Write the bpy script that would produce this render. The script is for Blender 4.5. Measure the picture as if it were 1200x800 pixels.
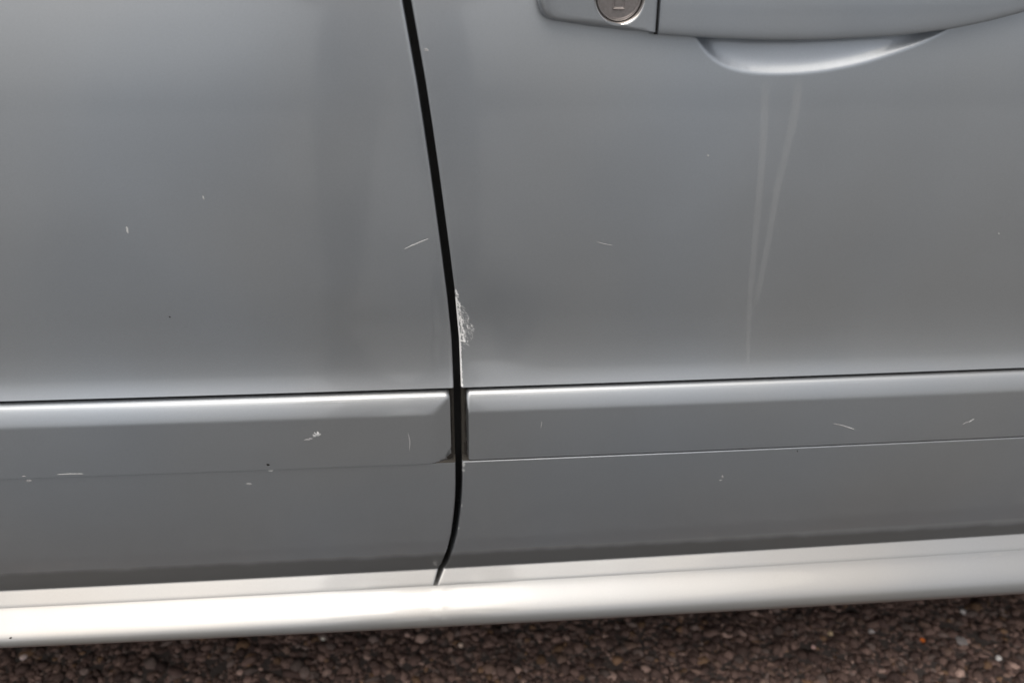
import bpy, bmesh, math, random
import numpy as np
from mathutils import Vector, Matrix

for o in list(bpy.data.objects):
    bpy.data.objects.remove(o, do_unlink=True)
SC = bpy.context.scene
COL = SC.collection
R = math.radians

# ------------------------------------------------------------------ camera
CAM_POS = (0.0, -0.66, 0.872)
YAW, PITCH, ROLL = R(5.5), R(28.0), R(-1.0)
fwd = Vector((math.sin(YAW) * math.cos(PITCH), math.cos(YAW) * math.cos(PITCH), -math.sin(PITCH)))
rgt0 = Vector((math.cos(YAW), -math.sin(YAW), 0))
up0 = rgt0.cross(fwd)
rgt = rgt0 * math.cos(ROLL) - up0 * math.sin(ROLL)
upv = up0 * math.cos(ROLL) + rgt0 * math.sin(ROLL)
cam_data = bpy.data.cameras.new('camera')
cam = bpy.data.objects.new('camera', cam_data)
COL.objects.link(cam)
cam.matrix_world = Matrix(((rgt.x, upv.x, -fwd.x, CAM_POS[0]), (rgt.y, upv.y, -fwd.y, CAM_POS[1]),
                           (rgt.z, upv.z, -fwd.z, CAM_POS[2]), (0, 0, 0, 1)))
cam_data.sensor_fit = 'HORIZONTAL'
cam_data.angle = 2 * math.atan(600 / 1040)
cam_data.dof.use_dof = True; cam_data.dof.focus_distance = .74; cam_data.dof.aperture_fstop = 4.2
cam_data.clip_start = 0.02
cam_data.clip_end = 2000
SC.camera = cam

# ------------------------------------------------------------------ sky, sun, exposure
SUN_EL, SUN_AZ = R(62), R(194)          # azimuth clockwise from +Y: behind the camera, a little to its left
world = bpy.data.worlds.new('World')
SC.world = world
world.use_nodes = True
wn, wl = world.node_tree.nodes, world.node_tree.links
wn.clear()
sky = wn.new('ShaderNodeTexSky'); sky.sky_type = 'NISHITA'; sky.sun_disc = False
sky.sun_elevation = SUN_EL; sky.sun_rotation = SUN_AZ
sky.altitude = 0; sky.air_density = 1.0; sky.dust_density = 6.0; sky.ozone_density = 1.0
hs = wn.new('ShaderNodeHueSaturation'); hs.inputs['Saturation'].default_value = 0.30
bg = wn.new('ShaderNodeBackground'); bg.inputs['Strength'].default_value = 0.125
wo = wn.new('ShaderNodeOutputWorld')
wl.new(sky.outputs[0], hs.inputs['Color']); wl.new(hs.outputs[0], bg.inputs[0]); wl.new(bg.outputs[0], wo.inputs[0])
sun_data = bpy.data.lights.new('sun', 'SUN')
sun_data.energy = 0.78; sun_data.angle = R(65); sun_data.color = (1.0, 0.88, 0.70)
sun = bpy.data.objects.new('sun', sun_data); COL.objects.link(sun)
sdir = Vector((math.sin(SUN_AZ) * math.cos(SUN_EL), math.cos(SUN_AZ) * math.cos(SUN_EL), math.sin(SUN_EL)))
sun.rotation_euler = (-sdir).to_track_quat('-Z', 'Y').to_euler()
sun.location = sdir * 20
vs = SC.view_settings
vs.view_transform = 'Standard'; vs.look = 'None'; vs.exposure = 0.16; vs.gamma = 1.0; vs.use_curve_mapping = False
SC.cycles.use_denoising = True
SC.cycles.max_bounces = 8

#GEOM-BEGIN  (pure geometry of the car's side: w = how far the skin stands out towards the street, y = -w)
def interp(t, x):
    if x <= t[0][0]: return t[0][1]
    for (a, b), (c, d) in zip(t, t[1:]):
        if x <= c: return b + (d - b) * (x - a) / (c - a)
    return t[-1][1]
def smooth(t):
    t = min(1.0, max(0.0, t)); return t * t * (3 - 2 * t)
UP_TILT = [(.4757, 25), (.481, 22), (.496, 12), (.515, 5.5), (.54, 2.0), (.58, 3.0), (.64, 5), (.72, 7), (.80, 9.5), (.90, 13), (1.2, 18)]
LO_TILT = [(.2630, -16), (.2880, -14), (.2900, -11), (.34, -8), (.4053, -3)]
def table(tilt, z0, z1, w0, up):
    n = 1000; T = []; w = w0
    dz = (z1 - z0) / n
    if up:
        for i in range(n + 1):
            z = z0 + dz * i; T.append(w)
            w -= math.tan(math.radians(interp(tilt, z + dz / 2))) * dz
    else:
        for i in range(n + 1):
            z = z1 - dz * i; T.append(w)
            w += math.tan(math.radians(interp(tilt, z - dz / 2))) * dz
        T.reverse()
    return T
ZL, ZM0, ZM1, ZB = .2630, .4053, .4757, 1.0       # hem, moulding channel, lip above it, belt
UPT = table(UP_TILT, ZM1, ZB, 0.0, True)
LOT = table(LO_TILT, ZL, ZM0, .0110, False)
def lut(T, z0, z1, z):
    f = min(1.0, max(0.0, (z - z0) / (z1 - z0))) * 1000; i = min(999, int(f)); return T[i] + (T[i + 1] - T[i]) * (f - i)
def prof(z):
    if z >= ZM1: return lut(UPT, ZM1, ZB, z)
    if z >= ZM0: return interp([(ZM0, .0110), (ZM1, 0)], z)
    return lut(LOT, ZL, ZM0, z)
BOW = 0.012
def skin(x, z, damage=True):
    w = prof(z) - BOW * x * x
    if damage:
        # knock at the front door's rear edge
        dx, dz = (x - .046) / .036, (z - .528) / .034
        if x > 0: w -= .0026 * math.exp(-dx * dx - dz * dz) * smooth((z - .478) / .022)
        w -= cup(x, z)
    return w
CUPL = [(0.1979, 0.7756), (0.2004, 0.7656), (0.2063, 0.7563), (0.2148, 0.7466), (0.2276, 0.7391), (0.2437, 0.7352), (0.2606, 0.7339), (0.2758, 0.7338), (0.2944, 0.7346), (0.3143, 0.7369), (0.3371, 0.7412), (0.3600, 0.7478), (0.3819, 0.7551), (0.4003, 0.7637), (0.4097, 0.7706), (0.4127, 0.7786)]
CUPP = CUPL + [(x, 1.596 - z) for x, z in reversed(CUPL)]
CUPP = [q for (a, b) in zip(CUPP, CUPP[1:] + CUPP[:1]) for q in ((a[0] * .75 + b[0] * .25, a[1] * .75 + b[1] * .25), (a[0] * .25 + b[0] * .75, a[1] * .25 + b[1] * .75))]
def cup(x, z):
    # hollow behind the handle: depth below the door skin, from the distance to its rim
    if not (.197 < x < .417 and .731 < z < .868): return 0.0
    best, inside = 1e9, False
    n = len(CUPP)
    for i in range(n):
        (ax, az), (bx, bz) = CUPP[i], CUPP[(i + 1) % n]
        vx, vz = bx - ax, bz - az
        t = max(0.0, min(1.0, ((x - ax) * vx + (z - az) * vz) / (vx * vx + vz * vz)))
        d = (x - ax - t * vx) ** 2 + (z - az - t * vz) ** 2
        if d < best: best = d
        if (az > z) != (bz > z) and x < (bx - ax) * (z - az) / (bz - az) + ax: inside = not inside
    if not inside: return 0.0
    e = math.sqrt(best)
    return .0028 * (1 - math.exp(-(e / .0048) ** 1.6)) + .11 * e
GAP = [(.2500, -.0080), (.2600, -.0030), (.2700, .0015), (.2930, .0075), (.3150, .01145), (.3400, .0142), (.3603, .0158), (.3800, .0166), (.4082, .0169), (.4557, .0168),
       (.4787, .01688), (.5170, .0161), (.5562, .0133), (.5936, .0096), (.6291, .0058), (.6629, .0021), (.6954, -.0018), (.7266, -.0058), (.7568, -.0104), (.7860, -.0150), (1.0, -.050)]
def gapx(z): return interp(GAP, z)
def gaphalf(z): return interp([(.250, .0015), (.266, .0027), (.34, .0028), (.45, .0031), (.56, .0033), (.80, .0031)], z)
#GEOM-END

# ------------------------------------------------------------------ helpers
def mesh(name, verts, faces, mats, parent=None, mat_idx=None, smooth_angle=35, smooth_on=True):
    me = bpy.data.meshes.new(name)
    me.from_pydata([tuple(v) for v in verts], [], faces)
    for m in (mats if isinstance(mats, (list, tuple)) else [mats]): me.materials.append(m)
    if mat_idx is not None: me.polygons.foreach_set('material_index', mat_idx)
    bm = bmesh.new(); bm.from_mesh(me)
    bmesh.ops.recalc_face_normals(bm, faces=bm.faces); bm.to_mesh(me); bm.free()
    if smooth_on:
        me.polygons.foreach_set('use_smooth', [True] * len(me.polygons))
        me.set_sharp_from_angle(angle=R(smooth_angle))
    me.update()
    o = bpy.data.objects.new(name, me); COL.objects.link(o)
    if parent: o.parent = parent
    return o

def grid_faces(nr, nc, close_r=False):
    F = []
    for i in range(nr if close_r else nr - 1):
        for j in range(nc - 1):
            a = i * nc + j; b = ((i + 1) % nr) * nc + j
            F.append((a, a + 1, b + 1, b))
    return F

def tag(o, label=None, cat=None, group=None, kind=None):
    if label: o['label'] = label
    if cat: o['category'] = cat
    if group: o['group'] = group
    if kind: o['kind'] = kind
    return o

def box_mesh(name, lo, hi, mat, parent, bev=.01):
    bm = bmesh.new()
    bmesh.ops.create_cube(bm, size=1)
    for v in bm.verts:
        v.co = Vector([(lo[k] + hi[k]) / 2 + v.co[k] * (hi[k] - lo[k]) for k in range(3)])
    bmesh.ops.bevel(bm, geom=bm.edges[:], offset=bev, segments=2, profile=.6, affect='EDGES')
    me = bpy.data.meshes.new(name); bm.to_mesh(me); bm.free(); me.materials.append(mat)
    o = bpy.data.objects.new(name, me); COL.objects.link(o); o.parent = parent
    return o

# ------------------------------------------------------------------ materials
def mat(name):
    m = bpy.data.materials.new(name); m.use_nodes = True
    n, l = m.node_tree.nodes, m.node_tree.links
    return m, n, l, n['Principled BSDF']

def simple(name, col, rough=.5, metal=0.0, coat=0.0, noise=None, bump=0.0):
    m, n, l, p = mat(name)
    p.inputs['Base Color'].default_value = (*col, 1); p.inputs['Roughness'].default_value = rough
    p.inputs['Metallic'].default_value = metal; p.inputs['Coat Weight'].default_value = coat
    if noise:
        tc = n.new('ShaderNodeTexCoord'); t = n.new('ShaderNodeTexNoise'); t.inputs['Scale'].default_value = noise; t.inputs['Detail'].default_value = 4
        mx = n.new('ShaderNodeMix'); mx.data_type = 'RGBA'
        mx.inputs['A'].default_value = (*[c * .75 for c in col], 1); mx.inputs['B'].default_value = (*[min(1, c * 1.25) for c in col], 1)
        l.new(tc.outputs['Object'], t.inputs['Vector']); l.new(t.outputs[0], mx.inputs['Factor']); l.new(mx.outputs['Result'], p.inputs['Base Color'])
        if bump:
            b = n.new('ShaderNodeBump'); b.inputs['Strength'].default_value = bump; b.inputs['Distance'].default_value = .002
            l.new(t.outputs[0], b.inputs['Height']); l.new(b.outputs[0], p.inputs['Normal'])
    return m

def car_paint(name, tint=(.420, .443, .463), rough=.39):
    # silver metallic base with fine flake, thin road film and light waviness, under clear lacquer
    m, n, l, p = mat(name)
    tc = n.new('ShaderNodeTexCoord')
    p.inputs['Metallic'].default_value = .82
    p.inputs['Coat Weight'].default_value = 1.0; p.inputs['Coat Roughness'].default_value = .06; p.inputs['Coat IOR'].default_value = 1.58
    fl = n.new('ShaderNodeTexNoise'); fl.inputs['Scale'].default_value = 900; fl.inputs['Detail'].default_value = 2
    film = n.new('ShaderNodeTexNoise'); film.inputs['Scale'].default_value = 5.5; film.inputs['Detail'].default_value = 5; film.inputs['Roughness'].default_value = .55
    hue = n.new('ShaderNodeTexNoise'); hue.inputs['Scale'].default_value = 3.1; hue.inputs['Detail'].default_value = 2
    for t in (fl, film, hue): l.new(tc.outputs['Object'], t.inputs['Vector'])
    c1 = n.new('ShaderNodeMix'); c1.data_type = 'RGBA'
    c1.inputs['A'].default_value = (*[c * .93 for c in tint], 1); c1.inputs['B'].default_value = (*[c * 1.07 for c in tint], 1)
    l.new(fl.outputs[0], c1.inputs['Factor'])
    rmp = n.new('ShaderNodeMapRange'); rmp.inputs['From Min'].default_value = .35; rmp.inputs['From Max'].default_value = .65
    l.new(hue.outputs[0], rmp.inputs['Value'])
    hm = n.new('ShaderNodeMix'); hm.data_type = 'RGBA'
    hm.inputs['A'].default_value = (1.0, .98, .965, 1); hm.inputs['B'].default_value = (.94, .97, 1.02, 1)
    l.new(rmp.outputs[0], hm.inputs['Factor'])
    c2 = n.new('ShaderNodeMix'); c2.data_type = 'RGBA'; c2.blend_type = 'MULTIPLY'; c2.inputs['Factor'].default_value = 1
    l.new(c1.outputs['Result'], c2.inputs['A']); l.new(hm.outputs['Result'], c2.inputs['B'])
    l.new(c2.outputs['Result'], p.inputs['Base Color'])
    rr = n.new('ShaderNodeMapRange'); rr.inputs['From Min'].default_value = .3; rr.inputs['From Max'].default_value = .7
    rr.inputs['To Min'].default_value = rough - .05; rr.inputs['To Max'].default_value = rough + .06
    l.new(film.outputs[0], rr.inputs['Value']); l.new(rr.outputs[0], p.inputs['Roughness'])
    wv = n.new('ShaderNodeTexNoise'); wv.inputs['Scale'].default_value = 14; wv.inputs['Detail'].default_value = 1
    l.new(tc.outputs['Object'], wv.inputs['Vector'])
    b = n.new('ShaderNodeBump'); b.inputs['Strength'].default_value = .25; b.inputs['Distance'].default_value = .0008
    l.new(wv.outputs[0], b.inputs['Height']); l.new(b.outputs[0], p.inputs['Normal'])
    return m

PAINT = car_paint('silver_paint')
SILLPAINT = car_paint('warm_sill_paint', (.410, .405, .393), .43)  # warmer, darker and slightly rougher than the door paint
TRIM = car_paint('silver_trim_paint', (.410, .432, .452), .39)
RUBBER = simple('black_rubber', (.012, .012, .013), .8)
SCRAPE = simple('bare_scraped_paint', (.93, .93, .92), .8, noise=900)
GRIME = simple('grime', (.014, .011, .009), .95, noise=300)
PRIMER = simple('bare_primer', (.48, .49, .49), .7, noise=900)
PRIMER_DULL = simple('dull_scuff', (.36, .36, .365), .6, noise=900)
LOCKFACE = simple('lock_steel', (.31, .285, .28), .34, .85, noise=500)
CHROME = simple('lock_ring_steel', (.70, .69, .67), .24, 1.0)
GLASS = simple('window_glass', (.02, .024, .024), .06, 0, 0)
TYRE = simple('tyre_rubber', (.022, .022, .022), .85, noise=60, bump=.3)
RIM = simple('rim_silver', (.5, .5, .51), .35, .9)
LAMP = simple('lamp_lens', (.55, .56, .57), .1, .3, 1)
REDLENS = simple('rear_lamp_lens', (.35, .01, .01), .12, 0, 1)
UNDER = simple('underbody_coat', (.02, .019, .018), .9, noise=40)

def streak_mat():
    m, n, l, p = mat('dried_water_mark')
    at = n.new('ShaderNodeAttribute'); at.attribute_name = 'op'
    tc = n.new('ShaderNodeTexCoord'); t = n.new('ShaderNodeTexNoise'); t.inputs['Scale'].default_value = 60; t.inputs['Detail'].default_value = 4
    l.new(tc.outputs['Object'], t.inputs['Vector'])
    mr = n.new('ShaderNodeMapRange'); mr.inputs['From Min'].default_value = .25; mr.inputs['From Max'].default_value = .7
    mr.inputs['To Min'].default_value = .55; mr.inputs['To Max'].default_value = 1
    l.new(t.outputs[0], mr.inputs['Value'])
    ml = n.new('ShaderNodeMath'); ml.operation = 'MULTIPLY'
    l.new(at.outputs['Fac'], ml.inputs[0]); l.new(mr.outputs[0], ml.inputs[1]); l.new(ml.outputs[0], p.inputs['Alpha'])
    p.inputs['Base Color'].default_value = (.62, .63, .63, 1); p.inputs['Roughness'].default_value = .7
    return m
STREAK = streak_mat()
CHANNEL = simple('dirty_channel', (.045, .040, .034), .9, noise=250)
def hem_refl_mat():
    # dark reflection along the hem painted into the colour: patchy at its upper edge
    m, n, l, p = mat('painted_hem_reflection')
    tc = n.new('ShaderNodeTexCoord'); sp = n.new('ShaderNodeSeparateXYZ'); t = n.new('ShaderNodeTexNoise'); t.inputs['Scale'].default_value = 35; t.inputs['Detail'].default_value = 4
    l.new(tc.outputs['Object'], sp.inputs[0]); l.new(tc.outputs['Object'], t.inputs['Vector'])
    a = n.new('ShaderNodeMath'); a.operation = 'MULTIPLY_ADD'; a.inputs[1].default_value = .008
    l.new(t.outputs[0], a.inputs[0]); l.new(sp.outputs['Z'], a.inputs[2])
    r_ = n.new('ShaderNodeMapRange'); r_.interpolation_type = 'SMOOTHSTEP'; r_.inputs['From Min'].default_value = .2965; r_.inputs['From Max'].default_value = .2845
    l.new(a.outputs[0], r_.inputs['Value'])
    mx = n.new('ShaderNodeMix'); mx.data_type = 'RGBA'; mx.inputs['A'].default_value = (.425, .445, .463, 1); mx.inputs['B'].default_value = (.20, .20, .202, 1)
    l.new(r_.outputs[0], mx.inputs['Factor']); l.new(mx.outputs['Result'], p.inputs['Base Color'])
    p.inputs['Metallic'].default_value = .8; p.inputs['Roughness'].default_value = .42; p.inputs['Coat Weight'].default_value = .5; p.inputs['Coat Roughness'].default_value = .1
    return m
HEM_REFL = hem_refl_mat()

def road_mat():
    m, n, l, p = mat('worn_asphalt')
    tc = n.new('ShaderNodeTexCoord')
    v = n.new('ShaderNodeTexVoronoi'); v.inputs['Scale'].default_value = 110
    no = n.new('ShaderNodeTexNoise'); no.inputs['Scale'].default_value = 3; no.inputs['Detail'].default_value = 6
    l.new(tc.outputs['Object'], v.inputs['Vector']); l.new(tc.outputs['Object'], no.inputs['Vector'])
    cr = n.new('ShaderNodeValToRGB'); e = cr.color_ramp.elements
    e[0].color = (.13, .13, .13, 1); e[1].color = (.28, .28, .28, 1)
    sep = n.new('ShaderNodeSeparateColor'); l.new(v.outputs['Color'], sep.inputs[0]); l.new(sep.outputs[0], cr.inputs[0])
    mx = n.new('ShaderNodeMix'); mx.data_type = 'RGBA'; mx.blend_type = 'MULTIPLY'; mx.inputs['Factor'].default_value = .5
    l.new(cr.outputs[0], mx.inputs['A']); l.new(no.outputs[0], mx.inputs['B']); l.new(mx.outputs['Result'], p.inputs['Base Color'])
    p.inputs['Roughness'].default_value = .85
    b = n.new('ShaderNodeBump'); b.inputs['Strength'].default_value = .8; b.inputs['Distance'].default_value = .004; b.invert = True
    l.new(v.outputs['Distance'], b.inputs['Height']); l.new(b.outputs[0], p.inputs['Normal'])
    return m
ROAD = road_mat()

def stone_mat():
    m, n, l, p = mat('road_chippings')
    at = n.new('ShaderNodeAttribute'); at.attribute_name = 'col'
    tc = n.new('ShaderNodeTexCoord'); t = n.new('ShaderNodeTexNoise'); t.inputs['Scale'].default_value = 450; t.inputs['Detail'].default_value = 4
    l.new(tc.outputs['Object'], t.inputs['Vector'])
    mr = n.new('ShaderNodeMapRange'); mr.inputs['To Min'].default_value = .55; mr.inputs['To Max'].default_value = 1.45
    l.new(t.outputs[0], mr.inputs['Value'])
    mx = n.new('ShaderNodeMix'); mx.data_type = 'RGBA'; mx.blend_type = 'MULTIPLY'; mx.inputs['Factor'].default_value = 1
    l.new(at.outputs['Color'], mx.inputs['A']); l.new(mr.outputs[0], mx.inputs['B']); l.new(mx.outputs['Result'], p.inputs['Base Color'])
    p.inputs['Roughness'].default_value = .85; p.inputs['Specular IOR Level'].default_value = .3
    b = n.new('ShaderNodeBump'); b.inputs['Strength'].default_value = .5; b.inputs['Distance'].default_value = .0012
    l.new(t.outputs[0], b.inputs['Height']); l.new(b.outputs[0], p.inputs['Normal'])
    return m
STONE = stone_mat()

# ------------------------------------------------------------------ road
S = 600
road = mesh('road', [(-S, -S, 0), (S, -S, 0), (S, S, 0), (-S, S, 0)], [(0, 1, 2, 3)], ROAD, smooth_on=False)
tag(road, kind='structure')
patch = mesh('asphalt_patch', [(x, y, .0024) for x, y in ((-4, -.17), (4.2, -.17), (4.2, .53), (-4, .53))], [(0, 1, 2, 3)], simple('bitumen', (.055, .044, .040), .9, noise=200, bump=.6), smooth_on=False)
tag(patch, kind='structure')

# ------------------------------------------------------------------ the car
car = bpy.data.objects.new('car', None); COL.objects.link(car)
car.empty_display_size = .2
tag(car, 'silver metallic car parked on brown asphalt, scuffed at the gap between its two side doors', 'car')

HEM_RISE = .007        # the door hems climb gently towards the front
def door_rows():
    rows = []
    z = ZB
    while z > ZM1 + .0005:
        rows.append((z, None)); z -= .0014 if .725 < z < .775 else .0028 if z > .52 else .0018
    rows += [(ZM1, None), (ZM1 - .0004, -.0005), (ZM1 - .0009, -.0016), (ZM1 - .0011, -.004), (ZM1 - .0011, -.010),
             (ZM0 + .0002, .000), (ZM0 + .0002, .0096), (ZM0 - .0001, .0106), (ZM0 - .0005, .01090), (ZM0 - .0010, None)]
    z = ZM0 - .003
    while z > .2925:
        rows.append((z, None)); z -= .0025
    rows += [(.2902, None), (.2895, None)]; z = .2875
    while z > ZL + .001:
        rows.append((z, None)); z -= .0025
    w0 = prof(ZL)
    rows += [(ZL, None), (ZL - .0006, w0 + .0002), (ZL - .0016, w0 + .0011)]
    for t in (.2, .4, .6, .8, 1.0): rows.append((ZL - .0016 - t * .0104, w0 + .0011 + t * .0090))
    rows += [(ZL - .0125, w0 + .0104), (ZL - .0126, w0 + .0102), (ZL - .0126, w0 - .012)]
    return rows

def door(name, sgn, s_out, xend):
    rows = door_rows()
    cols = [(0.0, -.032), (0.0, -.012), (0.0, -.0016), (.0004, -.0006), (.0010, -.00015), (.0018, 0.0)]
    s = .0035
    while s < s_out:
        cols.append((s, 0.0)); s += (.0014 if sgn > 0 and .19 < s < .425 else .003) if s < .62 else .02
    cols.append((s_out, 0.0)); cols.append((s_out, -.02))
    V = []
    for z, w in rows:
        xe = gapx(z) + sgn * gaphalf(z)
        sm = abs(xend(z) - xe)
        for s, dw in cols:
            s2 = s if s < .5 else .5 + (s - .5) * (sm - .5) / (s_out - .5)
            x = xe + sgn * s2
            ww = skin(x, z) if w is None else w - BOW * x * x
            V.append((x, -(ww + dw), z + HEM_RISE * x * smooth((.37 - z) / .07)))
    n_up = next(i for i, q in enumerate(rows) if q[0] == ZM1)
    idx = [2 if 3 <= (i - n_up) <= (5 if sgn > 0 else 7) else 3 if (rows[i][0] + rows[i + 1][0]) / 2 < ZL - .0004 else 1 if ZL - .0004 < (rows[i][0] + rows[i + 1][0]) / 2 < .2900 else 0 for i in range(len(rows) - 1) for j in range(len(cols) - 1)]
    return mesh(name, V, grid_faces(len(rows), len(cols)), [PAINT, HEM_REFL, CHANNEL, SILLPAINT], car, idx, smooth_angle=28)

front_door = door('front_door', 1, 1.00, lambda z: interp([(.24, .992), (.35, .998), (.6, 1.003), (1.0, 1.003)], z))
rear_door = door('rear_door', -1, .82, lambda z: interp([(.26, -.58), (.42, -.60), (.55, -.66), (.66, -.74), (.80, -.79), (1.0, -.80)], z))
front_door['label'] = 'silver front door with key lock and pull handle, chipped along its rear edge'
rear_door['label'] = 'silver rear door with scratches'

# seal and pillar behind the gap
zs = [1.0 - .01 * i for i in range(75)]
V = []
for z in zs:
    for dx, dw in ((-.045, -.034), (-.008, -.030), (.008, -.030), (.045, -.034)):
        V.append((gapx(z) + dx, -(prof(z) + dw), z))
mesh('door_seal', V, grid_faces(len(zs), 4), RUBBER, car)

# sill
def sill_part(x0, x1, seams):
    w0 = prof(ZL)
    pts = [(ZL - .01263, w0 - .020), (ZL - .01263, w0 + .0098), (ZL - .01268, w0 + .0105), (ZL - .0138, w0 + .0115), (ZL - .0152, w0 + .0128)]
    z, w = ZL - .0152, w0 + .0128
    for tl in (47, 49, 50, 50, 49, 47, 44, 39, 32, 22, 10, -4, -20, -38, -56, -72, -84):      # tilt of each short facet, top to bottom
        st = .0033 if tl > 40 else .0026
        z -= math.cos(R(tl)) * st; w += math.sin(R(tl)) * st; pts.append((z, w))
    SILL_BOT = z
    pts += [(z - .0002, w0 + .0070), (z - .0002, -.10)]
    global SILLP; SILLP = sorted(pts[2:16])
    xs = [x0 + (x1 - x0) * i / 80 for i in range(81)]
    for c in seams: xs += [c - .0011, c - .0004, c, c + .0004, c + .0011]
    xs = sorted(xs)
    V = []
    for z, w in pts:
        for x in xs:
            d = sum(max(0, .0011 - abs(x - c)) / .0011 * .00012 for c in seams)
            V.append((x, -(w - d - BOW * x * x), z + x * interp([(SILL_BOT, -.005), (ZL - .0133, HEM_RISE)], z)))
    return mesh('sill', V, grid_faces(len(pts), len(xs)), SILLPAINT, car, smooth_angle=40)
sill = sill_part(-.63, 1.06, [-.0035])

# side mouldings
MP = [(.4670, -.006), (.4724, -.0052), (.4728, -.0005), (.4724, .0012), (.4715, .0028), (.4703, .0038)]
mz, mw = .4703, .0038
while mz > .4073:
    t = .4703 - mz
    MT = interp([(0, 31), (.004, 26), (.0130, 19), (.0145, 8), (.0158, 2.5), (.035, 1.5), (.064, -1)], t)
    st = .0008 if .010 < t < .018 else .0022
    mz -= st; mw += math.tan(R(MT)) * st; MP.append((mz, mw))
MP += [(.4070, mw - .0005), (.40665, mw - .0014), (.4066, mw - .003), (.4066, .0020)]
def moulding(sgn, off, slope, w_end, soft, x_out, dw, lift=0.0):
    ss = [0, .0005, .001, .0018, .003, .0045, .006, .008, .010, .0125, .015, .0175, .020, .0225, .025, .028, .032, .038, .046]
    s = .06
    while s < x_out: ss.append(s); s += .02
    ss.append(x_out)
    zt, zb = .4728, .4067
    V = []
    for s in ss:
        it = .004 - math.sqrt(max(0, .004 ** 2 - max(0, .004 - s) ** 2)) if s < .004 else 0
        ib = .004 - math.sqrt(max(0, .004 ** 2 - max(0, .004 - s) ** 2)) if s < .004 else 0
        for z, w in MP:
            z2 = zb + ib + lift + (z - zb) * (zt - zb - it - ib - lift) / (zt - zb)
            cut = w_end + slope * s
            k = soft
            h = max(0, min(1, .5 + .5 * (cut - w) / k)) if k else (1 if cut > w else 0)
            w2 = cut * (1 - h) + w * h - k * h * (1 - h)
            if w <= -.004: w2 = w
            x = gapx(z2) + sgn * (gaphalf(z2) + off + s)
            V.append((x, -(w2 + (dw if w > -.004 else 0) - BOW * x * x), z2))
    nr = len(MP)
    F = grid_faces(len(ss), nr)
    F.append(tuple(range(nr)))
    return V, F
V, F = moulding(-1, .0036, .44, .0040, .0016, .59, .0010)
rear_moulding = mesh('side_moulding', V, F, TRIM, rear_door, smooth_angle=32)
V, F = moulding(1, .0042, 4.5, .004, .0006, .972, -.0009, .0008)
front_moulding = mesh('side_moulding', V, F, TRIM, front_door, smooth_angle=32)

# ---- handle set: lock plate, lock, pull handle
ZTOP = .814
def plate_w(x, z): return prof(.772) + .45 * (prof(z) - prof(.772)) + .0130 - 9 * max(0, z - .792) ** 2
LX, LZ = .1408, .7904          # lock centre
def outline(n):
    # lock plate: rounded left end, cut straight beside the handle
    base = [(0.1696, 0.7656), (0.1484, 0.7668), (0.1244, 0.7693), (0.1063, 0.7718), (0.0933, 0.7737), (0.0874, 0.7756), (0.0831, 0.7801), (0.0808, 0.7866), (0.0803, 0.7946),
            (0.0818, 0.8036), (0.0862, 0.8106), (0.0953, 0.8146), (0.1103, 0.8161), (0.1404, 0.8168), (0.1693, 0.8168), (0.1696, 0.7946)]
    out = []
    import bisect
    L = [0.0]
    P = base + [base[0]]
    for a, b in zip(P, P[1:]): L.append(L[-1] + math.hypot(b[0] - a[0], b[1] - a[1]))
    for i in range(n):
        d = L[-1] * i / n
        k = min(len(L) - 2, bisect.bisect_right(L, d) - 1)
        f = (d - L[k]) / (L[k + 1] - L[k])
        out.append((P[k][0] + (P[k + 1][0] - P[k][0]) * f, P[k][1] + (P[k + 1][1] - P[k][1]) * f))
    return out
N = 160
OUT = outline(N)
cen = (sum(p[0] for p in OUT) / N, sum(p[1] for p in OUT) / N)
LOCK_R = .0196
rings = []
def inset(p, e):
    e *= interp([(.150, 1), (.1690, .3)], p[0])
    d = math.hypot(p[0] - cen[0], p[1] - cen[1]); return (p[0] + (cen[0] - p[0]) * e / d, p[1] + (cen[1] - p[1]) * e / d)
for e, h in ((0, -.022), (0, -.0072), (.0002, -.0052), (.0009, -.0030), (.0022, -.0012), (.0040, -.0003), (.0058, 0)):
    rings.append([(*inset(p, e), h) for p in OUT])
last = rings[-1]
ang0 = math.atan2(last[0][1] - LZ, last[0][0] - LX)
circ = []
for (x, z, h) in last:
    a = math.atan2(z - LZ, x - LX); circ.append(a)
for t in (.25, .5, .75, .93, 1.0):
    rr = []
    for (x, z, h), a in zip(last, circ):
        cx, cz = LX + LOCK_R * math.cos(a), LZ + LOCK_R * math.sin(a)
        rr.append((x + (cx - x) * t, z + (cz - z) * t, 0))
    rings.append(rr)
for rad, h in ((LOCK_R - .0004, -.0004), (LOCK_R - .0016, -.0026), (LOCK_R - .0024, -.0052), (LOCK_R - .0026, -.012)):
    rings.append([(LX + rad * math.cos(a), LZ + rad * math.sin(a), h) for a in circ])
V, F = [], []
for k, rg in enumerate(rings):
    for (x, z, h) in rg: V.append((x, -(plate_w(x, z) + h - BOW * x * x), z))
    if k:
        for i in range(N):
            j = (i + 1) % N; F.append(((k - 1) * N + i, (k - 1) * N + j, k * N + j, k * N + i))
plate = mesh('lock_plate', V, F, PAINT, front_door, smooth_angle=40)

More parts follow.
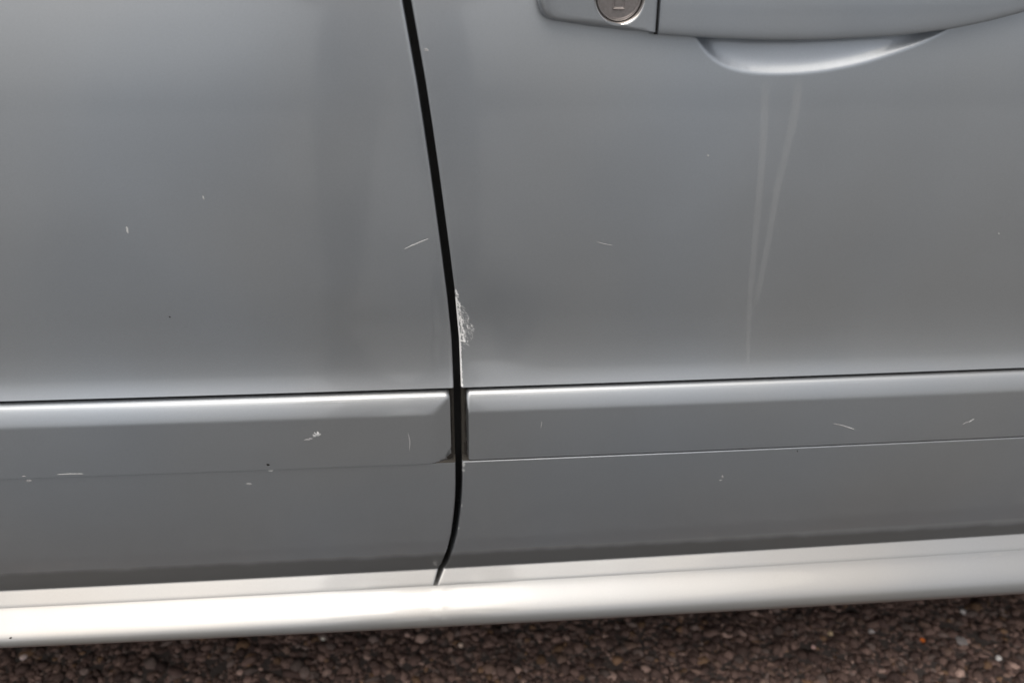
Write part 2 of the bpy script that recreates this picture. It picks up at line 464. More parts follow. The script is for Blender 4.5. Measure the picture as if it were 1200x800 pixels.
lock_tilt = -.07
def lathe(name, prof_pts, mats, seg=72, cx=LX, cz=LZ, off=0.0, cap=True):
    V, F = [], []
    for r_, h in prof_pts:
        for i in range(seg):
            a = 2 * math.pi * i / seg
            x, z = cx + r_ * math.cos(a), cz + r_ * math.sin(a)
            V.append((x, -(plate_w(cx, cz) + lock_tilt * (z - cz) + h + off), z))
    for k in range(1, len(prof_pts)):
        for i in range(seg):
            j = (i + 1) % seg; F.append(((k - 1) * seg + i, (k - 1) * seg + j, k * seg + j, k * seg + i))
    if cap: F.append(tuple(range((len(prof_pts) - 1) * seg, len(prof_pts) * seg)))
    return mesh(name, V, F, mats, front_door, smooth_angle=30)
lathe('lock_ring', [(.0192, -.0100), (.0192, -.0012), (.0189, -.0006), (.0184, -.0009), (.0177, -.0024), (.0172, -.0044), (.0171, -.010)], CHROME, cap=False)
lathe('lock_cylinder', [(.0168, -.012), (.0168, -.0048), (.0166, -.0042), (.0161, -.0038), (.0154, -.0038), (.0150, -.0042), (.0148, -.0048), (.0140, -.0048), (.006, -.0047)], LOCKFACE)
# key slot: raised surround with a sprung flap inside
def lbox(x0, x1, z0, z1, h0, h1, bev=.0006):
    V = []
    for h, e in ((h0, 0), (h1 - bev, 0), (h1, bev)):
        for x, z in ((x0 + e, z0 + e), (x1 - e, z0 + e), (x1 - e, z1 - e), (x0 + e, z1 - e)):
            V.append((x, -(plate_w(LX, LZ) + lock_tilt * (z - LZ) + h), z))
    F = []
    for k in (0, 1):
        for i in range(4): F.append((k * 4 + i, k * 4 + (i + 1) % 4, k * 4 + 4 + (i + 1) % 4, k * 4 + 4 + i))
    F.append((8, 9, 10, 11))
    return V, F
V, F = [], []
for a in ((LX - .0046, LX - .0030, LZ - .0078, LZ + .0078, -.0060, -.0040), (LX + .0030, LX + .0046, LZ - .0078, LZ + .0078, -.0060, -.0040),
          (LX - .0029, LX + .0029, LZ + .0062, LZ + .0078, -.0060, -.0040)):
    v, f = lbox(*a); F += [tuple(i + len(V) for i in q) for q in f]; V += v
# lower ledge, sloping up to catch the light
b0 = len(V)
for (x, z, h) in ((LX - .0046, LZ - .0094, -.0050), (LX + .0046, LZ - .0094, -.0050), (LX + .0042, LZ - .0084, -.0034), (LX - .0042, LZ - .0084, -.0034),
                  (LX + .0036, LZ - .0064, -.0056), (LX - .0036, LZ - .0064, -.0056)):
    V.append((x, -(plate_w(LX, LZ) + lock_tilt * (z - LZ) + h), z))
F += [(b0, b0 + 1, b0 + 2, b0 + 3), (b0 + 3, b0 + 2, b0 + 4, b0 + 5)]
v, f = lbox(LX - .0028, LX + .0028, LZ - .0063, LZ + .0060, -.0060, -.0046, .0003); F += [tuple(i + len(V) for i in q) for q in f]; V += v
mesh('key_slot', V, F, LOCKFACE, front_door, smooth_on=False)

HB = [(0.1711, 0.7644), (0.1906, 0.7632), (0.2216, 0.7615), (0.2557, 0.7604), (0.2878, 0.7603), (0.3209, 0.7615), (0.3551, 0.7633), (0.3811, 0.7660), (0.4022, 0.7687), (0.4313, 0.7740), (0.4557, 0.7797), (0.4714, 0.7846), (0.4834, 0.7901), (0.4894, 0.7956)]
HT = [(0.1711, 0.8006), (0.2484, 0.8016), (0.3378, 0.8036), (0.4173, 0.8066), (0.4570, 0.8066), (0.4749, 0.8026), (0.4848, 0.7991), (0.4894, 0.7966)]
xs = [.1711, .1714, .1721, .1734] + [.179 + .00615 * i for i in range(49)] + [.4805, .4835, .4862, .4880, .4890]
V = []; NS = 40
for x in xs:
    zb_, zt_ = interp(HB, x), interp(HT, x)
    zc, hh = (zb_ + zt_) / 2, max(.0004, (zt_ - zb_) / 2)
    e = interp([(.1711, .0010), (.1714, .0004), (.1721, 0), (.492, 0)], x)
    t_end = interp([(.17, 1), (.40, 1), (.455, .9), (.480, .72), (.488, .55)], x)
    for i in range(NS):
        a = 2 * math.pi * i / NS
        c, s = math.cos(a), math.sin(a)
        n_ = 6.0
        zz = zc + (hh - e) * math.copysign(abs(s) ** (2 / n_), s)
        cc = math.copysign(abs(c) ** (2 / n_), c)
        wf = plate_w(x, zz) - e - .0125 * (1 - t_end)
        bk = interp([(.17, .010), (.42, .010), (.45, .017), (.492, .020)], x)
        V.append((x, -(wf - bk / 2 + cc * bk / 2 - BOW * x * x), zz))
F = []
for k in range(1, len(xs)):
    for i in range(NS):
        j = (i + 1) % NS; F.append(((k - 1) * NS + i, (k - 1) * NS + j, k * NS + j, k * NS + i))
F.append(tuple(range(NS))); F.append(tuple(range((len(xs) - 1) * NS, len(xs) * NS)))
mesh('door_handle', V, F, PAINT, front_door, smooth_angle=50)

V = []
for z in (.7640, .78, .80, .8150):
    for x in (.1688, .1720): V.append((x, -(plate_w(x, z) - .0055), z))
mesh('handle_gap_shade', V, grid_faces(4, 2), RUBBER, front_door)  # black strip added to stand for the shade between lock plate and handle

# ---- chips, scratches, scrape, dried water marks
def at_door(x, z, off): return (x, -(skin(x, z) + off), z)
def face_w(z):
    q = sorted((zz, ww) for zz, ww in MP if ww > .003); return interp(q, z)
def at_mould(x, z, off): z -= .0026; return (x, -(face_w(z) - BOW * x * x + off + (.0011 if x < 0 else -.0008)), z)
rng = random.Random(5)
def blob(name, pts, width, m, parent, put, off=.0002, jag=.35):
    # an irregular narrow patch along a polyline, rough-edged
    V, F = [], []
    P = []
    for (a, b) in zip(pts, pts[1:]):
        k = max(2, int(math.hypot(b[0] - a[0], b[1] - a[1]) / max(.0006, width * .5)))
        for i in range(k): P.append((a[0] + (b[0] - a[0]) * i / k, a[1] + (b[1] - a[1]) * i / k))
    P.append(pts[-1])
    n = len(P)
    for i, (x, z) in enumerate(P):
        a, b = P[max(0, i - 1)], P[min(n - 1, i + 1)]
        tx, tz = b[0] - a[0], b[1] - a[1]; d = math.hypot(tx, tz) or 1; nx, nz = -tz / d, tx / d
        t = i / (n - 1)
        wd = width * .5 * (math.sin(math.pi * min(1, max(0, .06 + .88 * t))) ** .6)
        for sg in (-1, 0, 1):
            q = wd * sg * (1 + rng.uniform(-jag, jag))
            V.append(put(x + nx * q, z + nz * q, off + (.00012 if sg == 0 else -.0001)))
    return mesh(name, V, grid_faces(n, 3), m, parent)
blob('paint_chip', [(-.2384, .6215), (-.2380, .6160)], .0017, PRIMER, rear_door, at_door)
blob('paint_chip', [(-.1771, .6455), (-.1768, .6420)], .0011, PRIMER, rear_door, at_door)
blob('paint_chip', [(-.2175, .5450), (-.2163, .5440)], .0014, GRIME, rear_door, at_door)
blob('scratch', [(-.0242, .5990), (-.0190, .6016), (-.0141, .6036), (-.0085, .6060), (-.0045, .6074)], .0011, PRIMER, rear_door, at_door)
blob('paint_chip', [(.2199, .6725), (.2213, .6713)], .0018, PRIMER, front_door, at_door)
blob('paint_chip', [(-.0030, .7525), (-.0002, .7512)], .0020, PRIMER_DULL, front_door, at_door)
blob('scratch', [(.1335, .6022), (.1400, .6003), (.1470, .5988)], .0008, PRIMER_DULL, front_door, at_door)
blob('paint_chip', [(.4832, .6026), (.4844, .6014)], .0016, PRIMER, front_door, at_door)
blob('paint_chip', [(.2616, .3770), (.2630, .3728)], .0022, PRIMER_DULL, front_door, at_door)
blob('paint_chip', [(.2600, .3700), (.2630, .3702)], .0014, PRIMER_DULL, front_door, at_door)
blob('paint_chip', [(.3290, .4030), (.3298, .4005)], .0008, GRIME, front_door, at_door)
blob('paint_chip', [(-.1500, .4035), (-.1455, .4050)], .0036, PRIMER, rear_door, at_door)
blob('paint_chip', [(-.1710, .3900), (-.1660, .3895)], .0026, PRIMER_DULL, rear_door, at_door)
blob('paint_chip', [(-.3545, .4020), (-.3495, .4025)], .0028, PRIMER_DULL, rear_door, at_door)
blob('scratch', [(-.3265, .4115), (-.3160, .4116), (-.3050, .4112)], .0014, PRIMER, rear_moulding, at_mould)
blob('paint_chip', [(-.3560, .4105), (-.3525, .4108)], .0016, PRIMER_DULL, rear_moulding, at_mould)
# cluster where the rear moulding is chipped
for a, b, wd, m_ in (((-.1085, .4432), (-.1058, .4412), .0030, PRIMER), ((-.1066, .4424), (-.1012, .4436), .0042, PRIMER), ((-.1041, .4462), (-.1036, .4436), .0022, SCRAPE),
                     ((-.1070, .4458), (-.1056, .4432), .0018, PRIMER), ((-.1160, .4382), (-.1085, .4392), .0022, PRIMER_DULL)):
    blob('paint_chip', [a, b], wd, m_, rear_moulding, at_mould)
blob('paint_chip', [(-.1505, .4143), (-.1478, .4135)], .0020, GRIME, rear_moulding, at_mould)
blob('scratch', [(-.0270, .4420), (-.0255, .4330), (-.0262, .4230)], .0010, PRIMER_DULL, rear_moulding, at_mould)
blob('scratch', [(.3580, .4330), (.3680, .4303), (.3805, .4250)], .0013, PRIMER_DULL, front_moulding, at_mould)
blob('scratch', [(.3660, .4310), (.3790, .4262)], .0010, PRIMER, front_moulding, at_mould)
blob('paint_chip', [(.4848, .4262), (.4900, .4290)], .0020, PRIMER_DULL, front_moulding, at_mould)
blob('paint_chip', [(.4905, .4280), (.4945, .4315)], .0018, PRIMER, front_moulding, at_mould)
blob('scratch', [(.0900, .4470), (.0895, .4400)], .0010, PRIMER_DULL, front_moulding, at_mould)

# the scrape beside the gap: many short crossing cuts through the lacquer, one patch of damage
V, F = [], []
def cut(x, z, ln, an, wd):
    dx, dz = math.cos(an) * ln / 2, math.sin(an) * ln / 2
    nx, nz = -math.sin(an) * wd / 2, math.cos(an) * wd / 2
    b0 = len(V); of = .00015 + rng.random() * .0003
    for (px, pz) in ((x - dx, z - dz), (x + nx, z + nz), (x + dx, z + dz), (x - nx, z - nz)):
        V.append(at_door(max(px, gapx(pz) + gaphalf(pz) + .0003), pz, of))
    F.append((b0, b0 + 1, b0 + 2, b0 + 3))
for k in range(95):                                    # the rubbed line near the edge
    t = rng.random() ** .8
    z = .562 - t * .050; s_ = .0006 + .0042 * t + rng.gauss(0, .0009)
    cut(gapx(z) + gaphalf(z) + max(.0004, s_), z, rng.uniform(.001, .0045), rng.gauss(-1.25, .35), rng.uniform(.0004, .0014))
for k in range(130):                                   # wisps fanning out to the right
    t = rng.betavariate(2.6, 2.0)
    z = .560 - t * .052; reach = interp([(0, .002), (.3, .006), (.62, .0125), (.8, .0115), (1, .004)], t)
    s_ = reach * rng.random()
    cut(gapx(z) + gaphalf(z) + .0006 + s_, z, rng.uniform(.0012, .0055), rng.gauss(-.75, .45), rng.uniform(.00014, .00042))
scrape = mesh('scrape', V, F, SCRAPE, front_door, smooth_on=False)
scrape['label'] = 'white scrape through the paint beside the gap'
# bare edge running down from the scrape
V = []
n = 60
for i in range(n):
    z = .5560 - i / (n - 1) * .0795
    wd = interp([(.476, .0008), (.50, .0006), (.53, .0006), (.556, .0001)], z) * rng.uniform(.2, 1.8)
    x0 = gapx(z) + gaphalf(z)
    V += [(x0 - .00015, -(skin(x0 + .002, z) - .0022), z), (x0 + .00005, -(skin(x0 + .002, z) - .0005), z), at_door(x0 + .0008, z, .0002), at_door(x0 + .0008 + wd, z, .00015)]
mesh('bare_edge', V, grid_faces(n, 4), SCRAPE, front_door)
for z0, z1 in ((.4050, .3995), (.3970, .3940)):
    V = []
    for i in range(8):
        z = z0 + (z1 - z0) * i / 7; x0 = gapx(z) + gaphalf(z); wd = .0022 * math.sin(math.pi * (.1 + .8 * i / 7))
        V += [(x0 - .0001, -(skin(x0, z) - .002), z), at_door(x0 + .0006, z, .0002), at_door(x0 + .0006 + wd, z, .00015)]
    mesh('paint_chip', V, grid_faces(8, 3), PRIMER, front_door)
for z0 in (.3525, .3230):
    blob('paint_chip', [(gapx(z0) + gaphalf(z0) + .0012, z0 + .0016), (gapx(z0) + gaphalf(z0) + .0012, z0 - .0014)], .0016, PRIMER, front_door, at_door, .0004)
# grime packed round the moulding ends
def grime(parent, sgn, off, runs):
    for z0, z1, wd in runs:
        k = 14; V = []
        for i in range(k):
            z = z0 + (z1 - z0) * i / (k - 1)
            x = gapx(z) + sgn * (gaphalf(z) + off + rng.uniform(-.0004, .0004))
            w_ = interp([(.41, .0065), (.47, -.0015)], z)
            h = wd / 2 * math.sin(math.pi * (.08 + .84 * i / (k - 1))) * rng.uniform(.6, 1.3)
            V += [(x - h, -(w_ - .0006), z), (x, -(w_ + rng.uniform(0, .0008)), z), (x + h, -(w_ - .0006), z)]
        mesh('grime', V, grid_faces(k, 3), GRIME, parent)
grime(rear_door, -1, .0028, [(.4715, .4560, .0030), (.4540, .4300, .0020), (.4290, .4120, .0024)])
blob('grime', [(gapx(.411) - .0058, .4125), (gapx(.411) - .0075, .4095), (gapx(.41) - .0105, .4085)], .0042, GRIME, rear_moulding, lambda x, z, o: (x, -(.0080 + o), z))
grime(front_door, 1, .0036, [(.4710, .4480, .0022), (.4450, .4260, .0018), (.4240, .4100, .0034)])

def at_sill(x, z, off): return (x, -(interp(SILLP, z) - BOW * x * x + off), z + x * interp([(ZL - .045, -.005), (ZL - .0133, HEM_RISE)], z))
blob('grime', [(-.4060, ZL - .0330), (-.4035, ZL - .0325)], .0014, GRIME, sill, at_sill)
blob('grime', [(.5650, ZL - .0155), (.5690, ZL - .0152), (.5780, ZL - .0148)], .0008, PRIMER_DULL, sill, at_sill)
blob('grime', [(.5740, ZL - .0138), (.5755, ZL - .0165)], .0008, PRIMER_DULL, sill, at_sill)
blob('grime', [(.5450, ZL - .0160), (.5520, ZL - .0155)], .0009, PRIMER_DULL, sill, at_sill)
def water_mark(pts, width, op):
    P = []
    for a, b in zip(pts, pts[1:]):
        for i in range(10): P.append((a[0] + (b[0] - a[0]) * i / 10, a[1] + (b[1] - a[1]) * i / 10))
    P.append(pts[-1]); n = len(P)
    V, A = [], []
    prof5 = (0, .75, 1, .75, 0)
    for i, (x, z) in enumerate(P):
        t = i / (n - 1)
        wd = width * (1.15 - .5 * t) * (1 + .15 * math.sin(i * 1.7))
        o_ = op * min(1, t * 8 + .3) * (1 - .35 * t) * min(1, (1 - t) * 6 + .2)
        for q, pa in zip((-1, -.5, 0, .5, 1), prof5):
            V.append(at_door(x + q * wd / 2, z, .0002)); A.append(o_ * pa)
    o = mesh('water_mark', V, grid_faces(n, 5), STREAK, front_door)
    at = o.data.attributes.new('op', 'FLOAT', 'POINT'); at.data.foreach_set('value', A)
    return o
water_mark([(.2615, .7300), (.2640, .7000), (.2663, .6597), (.2679, .6029), (.2702, .5493), (.2735, .5100), (.2756, .4780)], .0080, .16)
water_mark([(.2890, .7300), (.2880, .7000), (.2867, .6865), (.2816, .6457), (.2797, .6026), (.2775, .5569), (.2745, .5350)], .0090, .17)

# ------------------------------------------------------------------ rest of the car (beyond the picture, seen by its paint and its shadow)
def side_panel(name, x0, x1, wheel_x, nx=60, nz=52):
    V = []
    zz = [.24 + (1.0 - .24) * i / nz for i in range(nz + 1)]
    xx = [x0 + (x1 - x0) * i / nx for i in range(nx + 1)]
    AR = .36
    F = []
    for z in zz:
        for x in xx:
            dx, dz = x - wheel_x, z - .31
            d = math.hypot(dx, dz)
            if d < AR and d > AR - .035:
                dx, dz = dx / d * AR, dz / d * AR; 
                xx2, z2 = wheel_x + dx, .31 + dz
            else: xx2, z2 = x, z
            end = max(0, abs(xx2) - 1.35)
            zw = z2 if z2 < ZM0 or z2 > ZM1 else z2
            V.append((xx2, -(prof(max(zw, ZL)) - BOW * xx2 * xx2 - .5 * end * end - .0), z2))
    w_ = nx + 1
    for i in range(nz):
        for j in range(nx):
            cx, cz = (xx[j] + xx[j + 1]) / 2, (zz[i] + zz[i + 1]) / 2
            if math.hypot(cx - wheel_x, cz - .31) < AR - .018: continue
            F.append((i * w_ + j, i * w_ + j + 1, (i + 1) * w_ + j + 1, (i + 1) * w_ + j))
    return mesh(name, V, F, PAINT, car, smooth_angle=45)
side_panel('front_wing', 1.012, 1.95, 1.45)
side_panel('rear_quarter', -1.75, -.812, -1.00)
side_panel('rear_sill_panel', -.806, -.61, -1.00, 12, 52)
def wheel(x, y, face):
    t = bpy.data.objects.new('wheel', None); COL.objects.link(t); t.parent = car
    seg = 48
    def lat(name, pts, m):
        V, F = [], []
        for r_, h in pts:
            for i in range(seg):
                a = 2 * math.pi * i / seg; V.append((x + r_ * math.cos(a), y + h * face, .31 + r_ * math.sin(a)))
        for k in range(1, len(pts)):
            for i in range(seg):
                j = (i + 1) % seg; F.append(((k - 1) * seg + i, (k - 1) * seg + j, k * seg + j, k * seg + i))
        F.append(tuple(range((len(pts) - 1) * seg, len(pts) * seg)))
        return mesh(name, V, F, m, t)
    lat('tyre', [(.19, .09), (.20, -.09), (.24, -.105), (.285, -.10), (.305, -.08), (.31, -.04), (.31, .06), (.29, .10)], TYRE)
    lat('rim', [(.203, .0), (.203, -.094), (.19, -.096), (.185, -.075), (.12, -.055), (.05, -.062), (.03, -.075)], RIM)
wheel(1.45, .135, 1); wheel(-1.00, .135, 1); wheel(1.45, 1.50, -1); wheel(-1.00, 1.50, -1)
WID = 1.66
def loft(name, stations, m, ang=30):
    n = len(stations[0][1]); V = []
    for x, pts in stations: V += [(x, y, z) for y, z in pts]
    F = grid_faces(len(stations), n)
    return mesh(name, V, F, m, car, smooth_angle=ang)
w1 = -prof(1.0)
loft('roof', [(x, [(.27, z - .03), (.30, z), (.50, z + .03), (WID / 2, z + .045), (WID - .50, z + .03), (WID - .30, z), (WID - .27, z - .03)]) for x, z in ((-1.35, 1.33), (-1.1, 1.39), (-.5, 1.425), (.1, 1.425), (.45, 1.385))], PAINT)
loft('bonnet', [(x, [(w1 + .05 + e, z - .06), (w1 + .10 + e, z), (WID / 2, z + .05), (WID - w1 - .10 - e, z), (WID - w1 - .05 - e, z - .06)]) for x, z, e in ((1.05, 1.02, 0), (1.4, .97, .02), (1.75, .90, .08), (1.95, .78, .16))], PAINT)
loft('tailgate', [(x, [(w1 + .06, z - .03), (w1 + .12, z), (WID / 2, z + .03), (WID - w1 - .12, z), (WID - w1 - .06, z - .03)]) for x, z in ((-1.45, 1.03), (-1.65, 1.00), (-1.76, .85), (-1.78, .45))], PAINT)
def pane(name, quad, m, parent, th=.004):
    V = [Vector(q) for q in quad]; nrm = (V[1] - V[0]).cross(V[2] - V[0]).normalized() * th
    V2 = V + [v + nrm for v in V]; k = len(V)
    F = [tuple(range(k)), tuple(range(k, 2 * k))] + [(i, (i + 1) % k, k + (i + 1) % k, k + i) for i in range(k)]
    return mesh(name, V2, F, m, parent, smooth_on=False)
wt = .262
for yb, yt, nm in ((w1 + .004, wt, 1), (WID - w1 - .004, WID - wt, -1)):
    pane('window', [(-.085, yb, 1.0), (.93, yb, 1.0), (.46, yt, 1.375), (-.04, yt, 1.395)], GLASS, front_door if nm == 1 else car)
    pane('window', [(-.125, yb, 1.0), (-.095, yb, 1.0), (-.05, yt, 1.395), (-.08, yt, 1.395)], RUBBER, rear_door if nm == 1 else car)
    pane('window', [(-.14, yb, 1.0), (-.79, yb, 1.0), (-.86, yt, 1.37), (-.09, yt, 1.395)], GLASS, rear_door if nm == 1 else car)
    pane('pillar', [(-.80, yb, 1.0), (-1.5, yb, 1.0), (-1.36, yt, 1.31), (-.87, yt, 1.37)], PAINT, car, .02)
    pane('pillar', [(.94, yb, 1.0), (1.08, yb + .02 * nm, 1.0), (.48, yt + .02 * nm, 1.385), (.44, yt, 1.37)], PAINT, car, .02)
pane('windscreen', [(1.08, w1 + .06, 1.0), (1.10, WID - w1 - .06, 1.0), (.47, WID - .30, 1.385), (.47, .30, 1.385)], GLASS, car)
pane('rear_window', [(-1.50, w1 + .08, 1.0), (-1.50, WID - w1 - .08, 1.0), (-1.36, WID - .31, 1.33), (-1.36, .31, 1.33)], GLASS, car)
V = []
zz = [.24 + .0253 * i for i in range(31)]
for z in zz:
    for x in (-1.75, -1.4, -.8, 0, .8, 1.5, 1.95): V.append((x, WID + prof(max(z, ZL)) - .5 * max(0, abs(x) - 1.35) ** 2, z))
mesh('far_side', V, grid_faces(31, 7), PAINT, car)
box_mesh('front_bumper', (1.90, .20, .22), (2.04, WID - .20, .62), PAINT, car, .05)
box_mesh('rear_bumper', (-1.88, .14, .24), (-1.72, WID - .14, .60), PAINT, car, .05)
for y in (.24, WID - .40): box_mesh('headlight', (1.86, y, .64), (1.98, y + .17, .80), LAMP, car, .03)
for y in (.12, WID - .26): box_mesh('tail_light', (-1.80, y, .66), (-1.70, y + .14, .98), REDLENS, car, .03)
box_mesh('underbody', (-1.70, .11, .205), (1.88, WID - .10, .34), UNDER, car, .02)

# ------------------------------------------------------------------ chippings of the road surface
rs = np.random.RandomState(11)
ph = (1 + 5 ** .5) / 2
ICO = np.array([(-1, ph, 0), (1, ph, 0), (-1, -ph, 0), (1, -ph, 0), (0, -1, ph), (0, 1, ph), (0, -1, -ph), (0, 1, -ph), (ph, 0, -1), (ph, 0, 1), (-ph, 0, -1), (-ph, 0, 1)]) / math.sqrt(1 + ph * ph)
ICF = np.array([(0, 11, 5), (0, 5, 1), (0, 1, 7), (0, 7, 10), (0, 10, 11), (1, 5, 9), (5, 11, 4), (11, 10, 2), (10, 7, 6), (7, 1, 8),
                (3, 9, 4), (3, 4, 2), (3, 2, 6), (3, 6, 8), (3, 8, 9), (4, 9, 5), (2, 4, 11), (6, 2, 10), (8, 6, 7), (9, 8, 1)])
def stones(n, x0, x1, y0, y1):
    pos = np.stack([rs.uniform(x0, x1, n), rs.uniform(y0, y1, n), np.zeros(n)], 1)
    rad = np.clip(rs.lognormal(math.log(.0036), .5, n), .0013, .0095)
    sc = np.stack([rs.uniform(.75, 1.35, n), rs.uniform(.7, 1.2, n), rs.uniform(.35, .65, n)], 1) * rad[:, None]
    v = np.repeat(ICO[None], n, 0) * rs.uniform(.6, 1.3, (n, 12, 1))
    v = v * sc[:, None, :]
    a, b = rs.uniform(0, 6.283, n), rs.normal(0, .35, n)
    ca, sa, cb, sb = np.cos(a)[:, None], np.sin(a)[:, None], np.cos(b)[:, None], np.sin(b)[:, None]
    x, y, z = v[..., 0], v[..., 1], v[..., 2]
    y, z = y * cb - z * sb, y * sb + z * cb
    x, y = x * ca - y * sa, x * sa + y * ca
    pos[:, 2] = rs.uniform(-.15, .25, n) * rad + .0016
    v = np.stack([x, y, z], -1) + pos[:, None, :]
    f = (ICF[None] + (np.arange(n) * 12)[:, None, None]).reshape(-1, 3)
    pal = np.array([(.125, .098, .088), (.095, .073, .066), (.15, .118, .106), (.07, .054, .05), (.17, .135, .115), (.14, .125, .118), (.16, .115, .075), (.30, .25, .225)])
    k = rs.choice(len(pal), n, p=[.24, .22, .16, .14, .08, .09, .045, .025])
    c = pal[k] * rs.uniform(.50, 1.20, (n, 1)) * np.array([1.20, 1.0, .94])
    return v.reshape(-1, 3), f, np.repeat(c, 12, 0)
v, f, c = stones(88000, -1.15, 1.45, -.15, .50)
me = bpy.data.meshes.new('chippings')
me.vertices.add(len(v)); me.vertices.foreach_set('co', v.ravel())
me.loops.add(f.size); me.loops.foreach_set('vertex_index', f.ravel().astype(np.int32))
me.polygons.add(len(f)); me.polygons.foreach_set('loop_start', np.arange(0, f.size, 3, dtype=np.int32))
me.update(calc_edges=True); me.validate()
ca = me.attributes.new('col', 'FLOAT_COLOR', 'POINT'); ca.data.foreach_set('color', np.concatenate([c, np.ones((len(c), 1))], 1).astype(np.float32).ravel())
me.materials.append(STONE)
chip = bpy.data.objects.new('chippings', me); COL.objects.link(chip)
tag(chip, 'brown grey stone chippings of the worn asphalt under the car', 'chippings', kind='stuff')

# loose pale stones one can point at
def pebble(name, x, y, r_, col, label, cat, flat=.65, seed=0, group=None):
    rr = random.Random(seed)
    bm = bmesh.new(); bmesh.ops.create_icosphere(bm, subdivisions=2, radius=1)
    ax = [Vector((rr.gauss(0, 1), rr.gauss(0, 1), rr.gauss(0, 1))).normalized() for _ in range(7)]
    for v_ in bm.verts:
        d = 1.0
        for a_ in ax:
            q = v_.co.normalized().dot(a_)
            if q > .72: d = min(d, .74 / q + .02)
        v_.co = Vector((v_.co.x * d * r_ * 1.15, v_.co.y * d * r_, v_.co.z * d * r_ * flat)) * .78
    me = bpy.data.meshes.new(name); bm.to_mesh(me); bm.free()
    me.materials.append(simple(name + '_stone', col, .55, noise=500, bump=.4))
    o = bpy.data.objects.new(name, me); COL.objects.link(o)
    o.location = (x, y, .0045); o.rotation_euler = (0, 0, rr.uniform(0, 6))
    tag(o, label, cat, group)
    return o
pebble('pebble', -.154, .1769, .0048, (.85, .80, .72), 'bright white pebble just below the sill, left of the door gap', 'pebble', seed=1)
pebble('pebble', -.5184, .1732, .0058, (.62, .50, .47), 'pale pink pebble below the sill near the left edge of the picture', 'pebble', seed=2)
pebble('pebble', .0199, .1528, .0048, (.66, .52, .43), 'small beige pebble on the asphalt straight below the door gap', 'pebble', seed=3)
pebble('pebble', .5743, .153, .0040, (.58, .54, .52), 'small pale pebble left of the orange bead, touching a larger one below it', 'pebble', seed=4)
pebble('pebble', .5528, .1367, .0056, (.50, .46, .45), 'dull pale pebble lower left of a small one, left of the orange bead', 'pebble', seed=5)
pebble('pebble', .6923, .1612, .0058, (.56, .53, .52), 'pale angular pebble above the round grey stone at the lower right', 'pebble', seed=6)
pebble('pebble', .4346, .1971, .0050, (.70, .70, .68), 'whitish pebble tucked against the shadow of the sill, right of centre', 'pebble', seed=7)
pebble('pebble', .498, .1378, .0046, (.62, .48, .30), 'yellowish pebble on the asphalt at the lower right', 'pebble', seed=8)
pebble('pebble', .4669, .1171, .0042, (.55, .36, .33), 'small reddish pink pebble on the asphalt, left of the yellowish one', 'pebble', seed=9)
pebble('pebble', .6943, .0823, .0052, (.66, .64, .62), 'pale pebble nearest the lower right corner of the picture', 'pebble', seed=10)
pebble('bead', .6126, .1178, .0048, (.62, .14, .012), 'tiny bright orange bead lying on the dark asphalt', 'bead', .8, seed=11)
pebble('round_stone', .6628, .1127, .0105, (.30, .275, .27), 'round flat grey stone set in the asphalt right of the orange bead', 'stone', .4, seed=12)

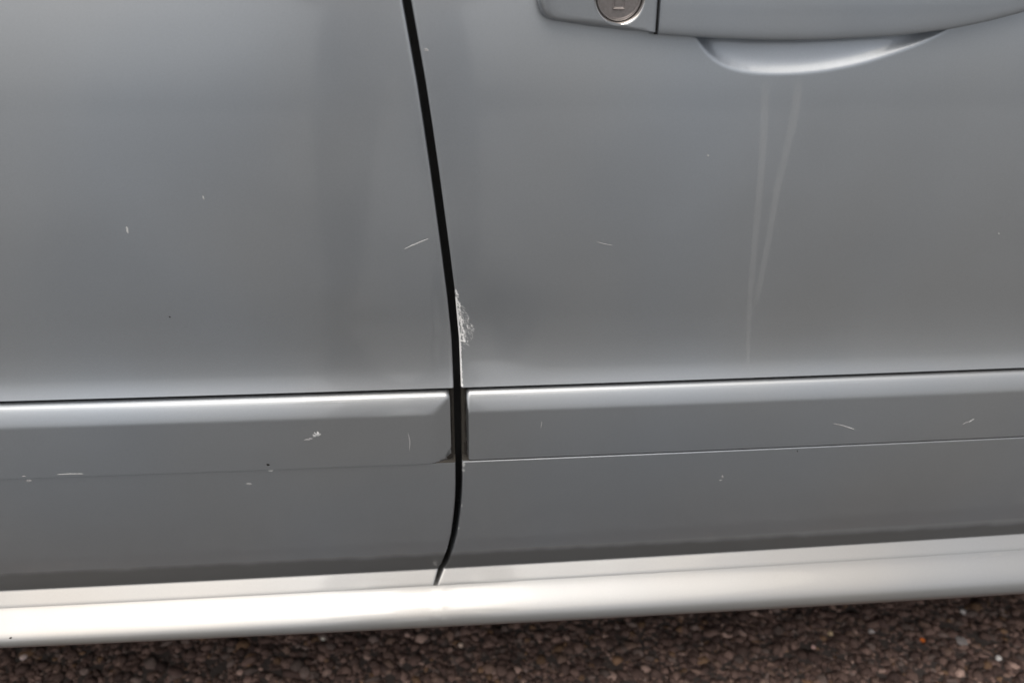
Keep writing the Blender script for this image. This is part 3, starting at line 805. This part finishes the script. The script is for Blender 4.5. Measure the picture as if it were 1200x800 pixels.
# ------------------------------------------------------------------ the photographer, mirrored in the doors
def person_body():
    J = {'pel': (-.08, -1.40, .96, .155, .12), 'wai': (-.08, -1.38, 1.10, .145, .11), 'che': (-.08, -1.33, 1.30, .185, .125), 'sho': (-.08, -1.30, 1.44, .13, .09),
         'nec': (-.08, -1.28, 1.52, .058, .058), 'jaw': (-.08, -1.25, 1.60, .072, .085), 'hea': (-.08, -1.25, 1.68, .085, .10), 'cro': (-.08, -1.26, 1.755, .06, .07)}
    E = [('pel', 'wai'), ('wai', 'che'), ('che', 'sho'), ('sho', 'nec'), ('nec', 'jaw'), ('jaw', 'hea'), ('hea', 'cro')]
    for s_, n_ in ((-1, 'l'), (1, 'r')):
        J.update({'hip' + n_: (-.08 + s_ * .10, -1.40, .90, .10, .10), 'kne' + n_: (-.08 + s_ * .13, -1.37, .50, .068, .072), 'ank' + n_: (-.08 + s_ * .15, -1.42, .10, .045, .05),
                  'toe' + n_: (-.08 + s_ * .17, -1.26, .045, .042, .038), 'arm' + n_: (-.08 + s_ * .20, -1.31, 1.40, .062, .062), 'elb' + n_: (-.08 + s_ * .25, -1.26, 1.13, .048, .048),
                  'wri' + n_: (-.08 + s_ * .14, -1.10, 1.02, .033, .030), 'pal' + n_: (-.08 + s_ * .10, -1.05, 1.01, .036, .022)})
        E += [('pel', 'hip' + n_), ('hip' + n_, 'kne' + n_), ('kne' + n_, 'ank' + n_), ('ank' + n_, 'toe' + n_), ('sho', 'arm' + n_), ('arm' + n_, 'elb' + n_), ('elb' + n_, 'wri' + n_), ('wri' + n_, 'pal' + n_)]
        for q in range(4):
            a = (-.08 + s_ * (.105 - .006 * q), -1.03 + .002 * q, 1.028 - .014 * q); k1, k2 = 'fa%d' % q + n_, 'fb%d' % q + n_
            J[k1] = (a[0] - s_ * .012, a[1] + .030, a[2], .0095, .0095); J[k2] = (a[0] - s_ * .036, a[1] + .040, a[2] - .004, .008, .008)
            E += [('pal' + n_, k1), (k1, k2)]
        J['th' + n_] = (-.08 + s_ * .075, -1.06, 1.045, .010, .010); E.append(('pal' + n_, 'th' + n_))
    keys = list(J); me = bpy.data.meshes.new('person')
    me.from_pydata([J[k][:3] for k in keys], [(keys.index(a), keys.index(b)) for a, b in E], [])
    o = bpy.data.objects.new('person', me); COL.objects.link(o)
    sk = o.modifiers.new('skin', 'SKIN'); sk.use_smooth_shade = True
    for k, sv in zip(keys, me.skin_vertices[0].data): sv.radius = J[k][3:]; sv.use_root = (k == 'pel')
    sb = o.modifiers.new('sub', 'SUBSURF'); sb.levels = sb.render_levels = 2
    dg = bpy.context.evaluated_depsgraph_get()
    nm = bpy.data.meshes.new_from_object(o.evaluated_get(dg))
    o.modifiers.clear(); o.data = nm
    nm.materials.clear()
    for m_ in (simple('jacket_cloth', (.045, .075, .14), .9, noise=40), simple('jeans_cloth', (.035, .055, .11), .9, noise=60), simple('skin_tone', (.42, .27, .20), .5), simple('shoe_leather', (.02, .02, .02), .6)): nm.materials.append(m_)
    for p_ in nm.polygons:
        c_ = p_.center
        p_.material_index = 2 if (c_.z > 1.53 or c_.y > -1.11 and c_.z > .9) else 0 if c_.z > .95 else 3 if c_.z < .10 else 1
    return o
person = person_body()
tag(person, 'person in dark blue jacket and jeans, mirrored softly in the car doors', 'person')
V, F = [], []
for i in range(9):
    for j in range(24):
        a, b = i / 8 * math.pi * .52, j / 24 * 2 * math.pi
        V.append((-.08 + .098 * math.sin(a) * math.cos(b), -1.262 + .112 * math.sin(a) * math.sin(b) - .012, 1.690 + .115 * math.cos(a)))
for i in range(8):
    for j in range(24): F.append((i * 24 + j, i * 24 + (j + 1) % 24, (i + 1) * 24 + (j + 1) % 24, (i + 1) * 24 + j))
mesh('hair', V, F, simple('dark_hair', (.03, .02, .015), .6), person)
